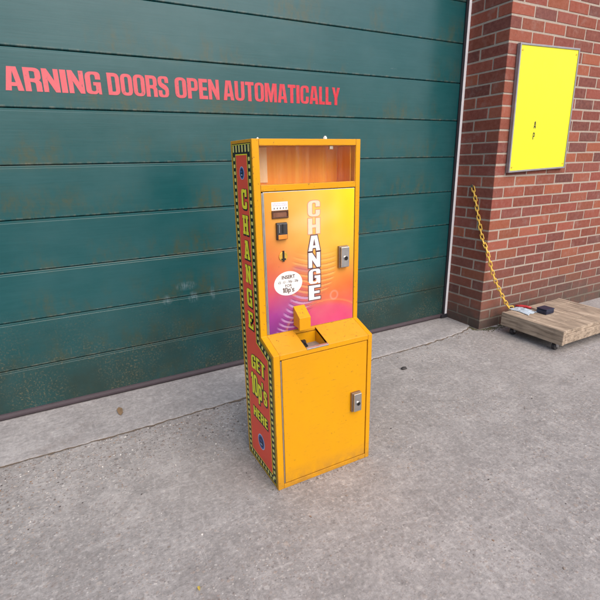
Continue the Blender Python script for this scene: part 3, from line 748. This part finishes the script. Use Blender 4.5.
bm = bmesh.new(); lay = bm.loops.layers.float_color.new('tint'); nx, nz = 170, 340
a0, a1, b0, b1 = UX0+.004, UX1-.0015, UZ0+.0015, UZ1-.0015
gr = [[bm.verts.new((a0+(a1-a0)*i/nx, YD-.0006, b0+(b1-b0)*j/nz)) for j in range(nz+1)] for i in range(nx+1)]
cc = [[tuple(.71*k for k in lin(artcol(i/nx, j/nz))) for j in range(nz+1)] for i in range(nx+1)]
for i in range(nx):
    for j in range(nz):
        f = bm.faces.new([gr[i][j], gr[i+1][j], gr[i+1][j+1], gr[i][j+1]])
        for l, (p, q) in zip(f.loops, ((i, j), (i+1, j), (i+1, j+1), (i, j+1))): l[lay] = (*cc[p][q], 1)
obj('artwork_print', bm, M['art'], upd)
F0 = YD-.0006
front = lambda x, z, d: (lambda u, v: (x+u, F0-d, z+v))
# big white CHANGE down the front
bm = bmesh.new(); zt = 1.110
for i, c_ in enumerate('CHANGE'):
    gl, w = line(c_, blocky, .0578, .051)
    z = zt-.0575-.0645*i
    fad = i < 2
    for g_ in gl:
        put(bm, fill([g_[0]], .0042 if not fad else .0028), front(-1.850, z, .0004), 3 if fad else 1)
        put(bm, fill(g_), front(-1.850, z, .0008), 2 if fad else 0)
obj('front_lettering', bm, [M['white'], M['plum'], M['pink'], M['pinkline']], upd)
# oval price sticker
bm = bmesh.new()
ov = [(-1.938+.0590*math.cos(t), .8115+.0465*math.sin(t)) for t in [2*math.pi*i/64 for i in range(64)]]
put(bm, fill([ov]), lambda u, v: (u, F0-.0004, v), 0)
for txt, sz, dz, sx, b in (('INSERT', .0185, .0245, .95, .0006), ('\u00a32 - \u00a31 - 50p - 20p', .0125, .0065, .88, .0003), ('FOR', .015, -.009, 1., .0002)):
    put(bm, font_text(txt, sz, sx, b), front(-1.938, .8115+dz, .0008), 1 if sz != .0125 else 2)
gl, w = line("10p's", blocky, .0195, .049, .06)
for g_ in gl: put(bm, fill(g_), front(-1.9625, .8115-.0350, .0008), 1)
obj('oval_sticker', bm, [M['white'], M['ink'], plain('grey_ink', (.14, .10, .09), .6)], upd)
# notice strip and coin display
bm = bmesh.new()
put(bm, fill([[(-1.996, 1.0845), (-1.932, 1.0845), (-1.932, 1.1135), (-1.996, 1.1135)]]), lambda u, v: (u, F0-.0004, v), 0)
random.seed(3)
for r, (z, hh, mi) in enumerate(((1.1075, .0035, 1), (1.1015, .0035, 1))):
    x = -1.992
    while x < -1.938:
        w = random.uniform(.0025, .006); put(bm, fill([[(x, z-hh/2), (x+w, z-hh/2), (x+w, z+hh/2), (x, z+hh/2)]]), lambda u, v: (u, F0-.0008, v), mi); x += w+.0018
for x in (-1.988, -1.976, -1.964, -1.952, -1.941):
    put(bm, fill([[(x, 1.0885), (x+.0045, 1.0885), (x+.0035, 1.0945), (x+.001, 1.0945)]]), lambda u, v: (u, F0-.0008, v), 2)
obj('notice_strip', bm, [M['white'], M['paleink'], M['ink']], upd)
bm = bmesh.new()
box(bm, (-1.9965, F0-.005, 1.0560), (-1.9315, F0+.0002, 1.0615)); box(bm, (-1.9965, F0-.005, 1.0790), (-1.9315, F0+.0002, 1.0835))
box(bm, (-1.9965, F0-.005, 1.0615), (-1.9915, F0+.0002, 1.0790)); box(bm, (-1.9365, F0-.005, 1.0615), (-1.9315, F0+.0002, 1.0790))
cd = obj('coin_display', bm, M['brown'], upd, bevel=.0008)
bm = bmesh.new(); box(bm, (-1.9915, F0-.0015, 1.0615), (-1.9365, F0-.0003, 1.0790)); 
obj('price_panel', bm, plain('price_panel_brown', (.20, .085, .05), .2, 0, .5, 60), upd)
# coin entry
bm = bmesh.new()
prism(bm, [(F0+.0002, .980), (F0-.010, .980), (F0-.013, .984), (F0-.013, 1.0360), (F0-.009, 1.041), (F0+.0002, 1.041)], 'x', -1.9825, -1.9410)
obj('coin_entry', bm, M['slotgrey'], upd, bevel=.0015)
bm = bmesh.new(); box(bm, (-1.9795, F0-.0165, .9825), (-1.944, F0-.0135, .9985)); obj('entry_lip', bm, M['copper'], upd, bevel=.0012)
bm = bmesh.new(); box(bm, (-1.9635, F0-.0142, 1.004), (-1.9575, F0-.0135, 1.036)); obj('coin_slot', bm, M['void'], upd)
bm = bmesh.new(); box(bm, (-1.9755, F0-.0139, 1.006), (-1.9735, F0-.0135, 1.034)); obj('slot_highlight', bm, M['chrome'], upd)
# reject button
bm = bmesh.new(); cyl(bm, (-1.9565, F0+.0002, .917), (0, -1, 0), .0175, .004, 28); obj('reject_plate', bm, M['brass'], upd, bevel=.001)
bm = bmesh.new(); box(bm, (-1.9605, F0-.0052, .898), (-1.9530, F0-.0040, .9385)); box(bm, (-1.9655, F0-.0050, .9035), (-1.9475, F0-.0041, .9095)); obj('reject_slot', bm, M['void'], upd)
# locks
def lock(cx, cz, yf, par):
    bm = bmesh.new(); box(bm, (cx-.0215, yf-.012, cz-.043), (cx+.0215, yf+.0003, cz+.043)); lk = obj('lock', bm, M['steel_dark'], par, bevel=.0015)  # brown base plate paints in the lock's dark side reflecting the yellow
    bm = bmesh.new(); box(bm, (cx-.0165, yf-.021, cz-.040), (cx+.0205, yf-.0125, cz+.040)); p_ = obj('lock_plate', bm, M['chrome'], par, bevel=.0020)
    bm = bmesh.new(); cyl(bm, (cx+.003, yf-.021, cz-.004), (0, -1, 0), .0085, .004, 20); box(bm, (cx+.001, yf-.0262, cz-.010), (cx+.005, yf-.0248, cz+.002))
    for f in bm.faces:
        if f.calc_center_median().y < yf-.0247: f.material_index = 1
    obj('lock_barrel', bm, [M['chrome'], M['void']], par)
lock(-1.6975, .8875, F0, upd)
# ---- lower door
bm = bmesh.new(); box(bm, (IX0+.0075, YF+.0012, .0235), (IX1-.004, YF+.014, .5555)); lwd = obj('lower_door', bm, M['yellow'], mac, bevel=.0012)
obj('lower_recess', B(((IX0+.0003, YF+.0145, .0203), (IX1-.0003, YF+.0158, .5582))), M['plum'], mac)
bm = bmesh.new(); cyl(bm, (IX0+.0038, YF+.0035, .024), (0, 0, 1), .0030, .531, 12); obj('hinge', bm, M['chrome'], lwd)
bm = bmesh.new(); cyl(bm, (IX0+.0034, YU+.0028, .623), (0, 0, 1), .0028, .524, 12); obj('hinge', bm, M['chrome'], upd)
lock(-1.6995, .2995, YF+.0012, lwd)
# ---- side decal
XS = X0-.0006
side = lambda y, z, d: (lambda u, v: (XS-d, y-u, z+v))
absd = lambda d: (lambda u, v: (XS-d, u, v))
bm = bmesh.new()
outer = [(-.868, .010), (-1.150, .010), (-1.150, .568), (-1.047, .606), (-1.047, 1.313), (-.868, 1.313)]
def inset(poly, d):
    n = len(poly); out = []
    for i in range(n):
        p0, p1, p2 = Vector(poly[i-1]), Vector(poly[i]), Vector(poly[(i+1) % n])
        e1, e2 = (p1-p0).normalized(), (p2-p1).normalized()
        n1, n2 = Vector((e1.y, -e1.x)), Vector((e2.y, -e2.x))     # inward for this winding
        den = 1+n1.dot(n2); out.append(tuple(p1+(n1+n2)*(d/den)))
    return out
test = inset(outer, .01)
sgn = 1 if test[0][1] > .010 else -1
red0 = inset(outer, sgn*.033)
red0[-1] = (red0[-1][0], 1.277); red0[-2] = (red0[-2][0], 1.277)
redi = inset(red0, sgn*.0035)
put(bm, fill([outer]), absd(0), 0)
put(bm, fill([red0]), absd(.0004), 1)
put(bm, fill([redi]), absd(.0008), 2)
thin = inset(outer, sgn*.0022)
# thin yellow keyline near the outer edge
put(bm, fill([inset(outer, sgn*.003), inset(outer, sgn*.0048)]), absd(.0004), 1)
# dashes round the border
mid = inset(outer, sgn*.0185)
mid[-1] = (mid[-1][0], 1.297); mid[-2] = (mid[-2][0], 1.297)
def dash(c, along, L, Wd):
    al = Vector(along).normalized(); pr = Vector((-al.y, al.x)); c = Vector(c)
    pts = [c-al*L/2-pr*Wd/2, c+al*L/2-pr*Wd/2, c+al*L/2+pr*Wd/2, c-al*L/2+pr*Wd/2]
    put(bm, fill([fillet([(p.x, p.y, .004) for p in pts], 3)]), absd(.0004), 3)
for i in range(6):
    a, b = Vector(mid[i]), Vector(mid[(i+1) % 6]); L = (b-a).length
    if i == 4:                                                    # head: six upright dashes
        for k in range(6): dash((-1.047+.018+(.179-.034)*k/5, 1.2955), (0, 1), .024, .012)
        continue
    nn = max(1, round(L/.0245)); s0 = .5 if True else 0
    for k in range(nn):
        t = (k+.5)/nn
        if i in (3,) and (a+(b-a)*t).y > 1.272: continue
        if i in (5,) and (a+(b-a)*t).y > 1.272: continue
        dash(a+(b-a)*t, b-a, .0130, .0155)
dec = obj('side_decal', bm, [M['black'], M['dyel'], M['red'], M['dpale']], mac)
bm = bmesh.new()
for i, c_ in enumerate('CHANGE'):
    gl, w = line(c_, slab, .070, .054)
    z = 1.088-.0926*i; yc = -.968+.027
    for g_ in gl:
        put(bm, fill([g_[0]], .0040), side(yc-.0022, z-.0022, .0012), 1)
        put(bm, fill(g_), side(yc, z, .0016), 0)
obj('side_lettering', bm, [M['dyel'], M['black']], dec)
bm = bmesh.new()
def sline(text, H, y0, y1, z, skew=0., arc=0., grow=0., gap=.09):
    W = y0-y1; gl, w = line(text, blocky, H, W, gap)
    for g_ in gl:
        fn = lambda u, v: (u, v*(1+grow*(u/W-.5))+skew*u+arc*math.sin(math.pi*min(1, max(0, u/W))))
        wp = [[fn(*p) for p in c] for c in g_]
        put(bm, fill([wp[0]], .0050), side(y0-.0015, z-.002, .0012), 1)
        put(bm, fill(wp), side(y0, z, .0016), 0)
sline('GET', .060, -.950, -1.082, .452, 0, .006)
sline("10p's", .092, -.938, -1.092, .337, 0, 0, -.12, .06)
sline('HERE', .043, -.945, -1.086, .234)
obj('side_lettering', bm, [M['dyel'], M['black']], dec)
for yc, zc, r in ((-.959, 1.213, .0225), (-1.012, .136, .034)):
    bm = bmesh.new()
    circ = lambda rx, rz, y=0, z=0: [(yc+y+rx*math.cos(2*math.pi*i/40), zc+z+rz*math.sin(2*math.pi*i/40)) for i in range(40)]
    put(bm, fill([circ(r, r*1.02)]), absd(.0012), 0)
    put(bm, fill([circ(r*.86, r*.88)]), absd(.0016), 1)
    put(bm, fill([circ(r*.62, r*.66)]), absd(.0020), 2)
    put(bm, fill([circ(r*.40, r*.13, r*.05, r*.2)]), absd(.0024), 1)
    put(bm, fill([circ(r*.34, r*.09, -r*.05, -r*.28)]), absd(.0028), 0)
    obj('emblem', bm, [M['paleblue'], M['blue'], M['navy']], dec)

# =================================================================== DOLLY
DX0, DX1, DY0, DY1 = .108, .78, -.93, -.457
dol = empty('wooden_dolly', (.44, -.69, 0), 'low weathered wooden dolly on casters beside the brick pillar', 'dolly')
bm = bmesh.new(); ny = 4
for i in range(ny):
    a = DY1-.004-(DY1-DY0-.008)*i/ny; b = DY1-.004-(DY1-DY0-.008)*(i+1)/ny+.004
    box(bm, (DX0+.026, b, .132), (DX1-.026, a, .158))
bmesh.ops.recalc_face_normals(bm, faces=bm.faces); obj('deck', bm, M['wood'], dol, bevel=.003)
for a, b in (((DX0, DY0, .060), (DX0+.0255, DY1, .161)), ((DX1-.0255, DY0, .060), (DX1, DY1, .161))):
    obj('end_beam', B((a, b)), M['wood'], dol, bevel=.004)
for a, b in (((DX0+.026, DY1-.024, .065), (DX1-.026, DY1, .1315)), ((DX0+.026, DY0, .065), (DX1-.026, DY0+.024, .1315))):
    obj('side_beam', B((a, b)), M['wood'], dol, bevel=.004)
for cx, cy in ((DX0+.05, DY1-.075), (DX0+.05, DY0+.075), (DX1-.05, DY1-.075), (DX1-.05, DY0+.075)):
    bm = bmesh.new(); box(bm, (cx-.03, cy-.03, .0805), (cx+.03, cy+.03, .086))
    for s in (-1, 1): prism(bm, [(cx-.012, .024), (cx+.012, .024), (cx+.022, .080), (cx-.022, .080)], 'y', cy+s*.016-.002, cy+s*.016+.002)
    cs = obj('caster', bm, M['alu'], dol)
    bm = bmesh.new(); cyl(bm, (cx, cy-.012, .026), (0, 1, 0), .026, .024, 24); obj('wheel', bm, M['slotgrey'], cs, bevel=.003)
    bm = bmesh.new(); cyl(bm, (cx, cy-.0215, .026), (0, 1, 0), .006, .043, 12); obj('axle', bm, M['chrome'], cs)
# things lying on it
t = empty('hand_tool', (.345, -.455, .158), 'small red tool lying on the wooden dolly', 'tool')
bm = bmesh.new()
pts = [Vector((.30, -.425, .167)), Vector((.325, -.455, .169)), Vector((.345, -.490, .168)), Vector((.352, -.520, .167))]
def tube(bm, pts, rs, seg=10):
    rings = []
    for i, p in enumerate(pts):
        d = (pts[min(i+1, len(pts)-1)]-pts[max(i-1, 0)]).normalized(); q = Vector((0, 0, 1)).rotation_difference(d)
        rings.append([bm.verts.new(p+q @ Vector((rs[i]*math.cos(2*math.pi*k/seg), rs[i]*math.sin(2*math.pi*k/seg), 0))) for k in range(seg)])
    for a, b in zip(rings, rings[1:]):
        for k in range(seg): bm.faces.new([a[k], a[(k+1) % seg], b[(k+1) % seg], b[k]])
    bm.faces.new(rings[0]); bm.faces.new(rings[-1]); bmesh.ops.recalc_face_normals(bm, faces=bm.faces)
tube(bm, pts, [.007, .010, .010, .008]); obj('handle', bm, M['toolred'], t, smooth=True)
bm = bmesh.new(); tube(bm, [Vector((.352, -.5205, .167)), Vector((.358, -.560, .1645)), Vector((.362, -.585, .1635))], [.004, .004, .0025]); obj('shaft', bm, M['chrome'], t, smooth=True)
bm = bmesh.new(); bmesh.ops.create_grid(bm, x_segments=22, y_segments=22, size=.5)
for v in bm.verts:
    x, y = v.co.x, v.co.y; r = 1+.25*noise.noise(Vector((x*3, y*3, 5)))
    h = max(0, .5-math.hypot(x, y))
    v.co = Vector((.265+x*.11*r, -.520+y*.15*r, .1605+.030*h*(1+1.6*noise.noise(Vector((x*7, y*7, 8))))+.006*abs(noise.noise(Vector((x*14, y*14, 2))))))
g_ = bmesh.ops.extrude_face_region(bm, geom=bm.faces[:])
for v in g_['geom']:
    if isinstance(v, bmesh.types.BMVert): v.co.z += .0012
bmesh.ops.recalc_face_normals(bm, faces=bm.faces)
o = obj('plastic_bag', bm, M['cloth'], loc=(.265, -.52, .159), smooth=True); tag(o, 'crumpled pale blue plastic lying on the wooden dolly', 'plastic bag')
bx = empty('plastic_case', (.36, -.625, .158), 'small dark navy case on the wooden dolly', 'case')
obj('case_body', B(((.315, -.665, .1585), (.405, -.585, .190))), M['navybox'], bx, bevel=.006)
obj('case_lid', B(((.3135, -.6665, .1905), (.4065, -.5835, .198))), M['navybox'], bx, bevel=.004)

# =================================================================== CHAIN
chain = empty('plastic_chain', (.004, -.165, 1.046), 'yellow plastic chain hanging from the brick pillar down to the dolly', 'chain')
key = [Vector(p) for p in ((.009, -.174, 1.044), (.009, -.207, .958), (.009, -.242, .854), (.009, -.276, .757), (.008, -.306, .682), (.004, -.346, .628), (.012, -.369, .565), (.028, -.381, .505), (.050, -.390, .443), (.079, -.400, .380), (.115, -.409, .319), (.160, -.419, .247), (.212, -.428, .178), (.245, -.436, .167))]
def cr(p0, p1, p2, p3, t):
    return .5*((2*p1)+(p2-p0)*t+(2*p0-5*p1+4*p2-p3)*t*t+(3*p1-p0-3*p2+p3)*t**3)
dense = []
for i in range(len(key)-1):
    a, b, c, d = key[max(0, i-1)], key[i], key[i+1], key[min(len(key)-1, i+2)]
    for j in range(60): dense.append(cr(a, b, c, d, j/60))
dense.append(key[-1])
pitch = .0350; pos = []; acc = 0; nxt = .012
for a, b in zip(dense, dense[1:]):
    L = (b-a).length
    while acc+L >= nxt:
        pos.append((a+(b-a)*((nxt-acc)/L), (b-a).normalized())); nxt += pitch
    acc += L
lm = bmesh.new(); ring = []; R_, hl, wr, seg, sec = .0100, .0128, .0037, 28, 8
for i in range(seg):
    t_ = 2*math.pi*i/seg; c_, s_ = math.cos(t_), math.sin(t_)
    ctr = Vector((R_*c_, 0, R_*s_+(hl if s_ >= 0 else -hl))); nrm = Vector((c_, 0, s_))
    ring.append([lm.verts.new(ctr+nrm*wr*math.cos(2*math.pi*k/sec)+Vector((0, 1, 0))*wr*math.sin(2*math.pi*k/sec)) for k in range(sec)])
for i in range(seg):
    a, b = ring[i], ring[(i+1) % seg]
    for k in range(sec): lm.faces.new([a[k], a[(k+1) % sec], b[(k+1) % sec], b[k]])
bmesh.ops.recalc_face_normals(lm, faces=lm.faces)
lmesh = bpy.data.meshes.new('link'); lm.to_mesh(lmesh); lm.free(); lmesh.materials.append(M['chain'])
for p_ in lmesh.polygons: p_.use_smooth = True
view = Vector((.80, .50, 0)).normalized()      # face-on links lie against the wall
for i, (c, d) in enumerate(pos):
    z = d; y = view-d*view.dot(d); y.normalize()
    if i % 2: y = z.cross(y)
    x = y.cross(z)
    m = Matrix((x, y, z)).transposed().to_4x4(); 
    o = bpy.data.objects.new('link', lmesh); COL.objects.link(o); o.parent = chain
    m.translation = c-chain.location; o.matrix_local = m

# ============================================================= SMALL LITTER
bm = bmesh.new(); outl = [(0, -.058), (.014, -.040), (.020, -.015), (.018, .012), (.010, .034), (0, .050), (-.011, .032), (-.017, .010), (-.018, -.016), (-.012, -.042)]
for dz in (0, .0012):
    vs = [bm.verts.new((-2.534+x*.75+.004*noise.noise(Vector((x*90, y*60, 1))), -.213+y*.85, AZ+.002+dz+.010*(abs(x)/.02)**2)) for x, y in outl]
    c0 = bm.verts.new((-2.534, -.215, AZ+.002+dz))
    for i in range(10): bm.faces.new([vs[i], vs[(i+1) % 10], c0] if dz else [vs[(i+1) % 10], vs[i], c0])
o = obj('dead_leaf', bm, M['leaf'], loc=(-2.534, -.213, AZ)); tag(o, 'curled brown dead leaf on the concrete apron by the door', 'leaf')
bm = bmesh.new()
for dz in (0, .001):
    vs = [bm.verts.new((-2.46+x*.22, -1.43+y*.16, .003+dz+gz(-2.46, -1.43)+.004*(abs(x)/.02))) for x, y in outl]
    c0 = bm.verts.new((-2.46, -1.43, .003+dz+gz(-2.46, -1.43)))
    for i in range(10): bm.faces.new([vs[i], vs[(i+1) % 10], c0] if dz else [vs[(i+1) % 10], vs[i], c0])
o = obj('fallen_leaf', bm, M['yleaf'], loc=(-2.46, -1.43, 0)); tag(o, 'tiny yellow leaf on the concrete yard in front of the machine', 'leaf')
bm = bmesh.new(); bmesh.ops.create_icosphere(bm, subdivisions=2, radius=1)
for v in bm.verts:
    n_ = 1+.35*noise.noise(v.co*1.7); v.co = Vector((-.91+v.co.x*.021*n_, -.573+v.co.y*.014*n_, .006+v.co.z*.008*n_))
o = obj('pebble', bm, M['stone'], loc=(-.91, -.573, 0)); tag(o, 'dark flat pebble on the concrete between the machine and the pillar', 'pebble')

# ========================================================= CAMERA AND LIGHT
f_, yaw, pitch_, roll = 447.859, .4877, .3004, -.0203
cy, sy, cp, sp = math.cos(yaw), math.sin(yaw), math.cos(pitch_), math.sin(pitch_)
fwd = Vector((sy*cp, cy*cp, -sp)); rt = Vector((cy, -sy, 0)); up = rt.cross(fwd)
c, s = math.cos(roll), math.sin(roll)
r2 = rt*c+up*s; u2 = -rt*s+up*c
cam = bpy.data.objects.new('camera', bpy.data.cameras.new('camera')); COL.objects.link(cam)
m = Matrix((r2, u2, -fwd)).transposed().to_4x4(); m.translation = (-2.66305, -2.51371, 1.24921); cam.matrix_world = m
cam.data.sensor_fit = 'AUTO'; cam.data.sensor_width = 36; cam.data.lens = 36*f_/600; cam.data.clip_start = .02; cam.data.clip_end = 400
S.camera = cam

SUN_AZ, SUN_EL = math.radians(171), math.radians(47)       # azimuth clockwise from +Y (the door's outward normal is -Y)
w = bpy.data.worlds.new('World'); S.world = w; w.use_nodes = True
nt = w.node_tree; sky = nt.nodes.new('ShaderNodeTexSky'); sky.sky_type = 'NISHITA'; sky.sun_disc = False
sky.sun_elevation = SUN_EL; sky.sun_rotation = SUN_AZ; sky.air_density = 1.; sky.dust_density = 3.5; sky.ozone_density = .7
nt.links.new(sky.outputs[0], nt.nodes['Background'].inputs[0]); nt.nodes['Background'].inputs[1].default_value = .15
sd = bpy.data.lights.new('sun', 'SUN'); sd.energy = 1.5; sd.angle = math.radians(75); sd.color = (1, .94, .85)
so = bpy.data.objects.new('sun', sd); COL.objects.link(so)
d = Vector((math.sin(SUN_AZ)*math.cos(SUN_EL), math.cos(SUN_AZ)*math.cos(SUN_EL), math.sin(SUN_EL)))
so.rotation_euler = (-d).to_track_quat('-Z', 'Y').to_euler(); so.location = d*20
S.view_settings.view_transform = 'Standard'; S.view_settings.look = 'None'; S.view_settings.exposure = .50; S.view_settings.gamma = 1
S.view_settings.use_curve_mapping = False
S.render.engine = 'CYCLES'; S.cycles.max_bounces = 8; S.cycles.use_denoising = True
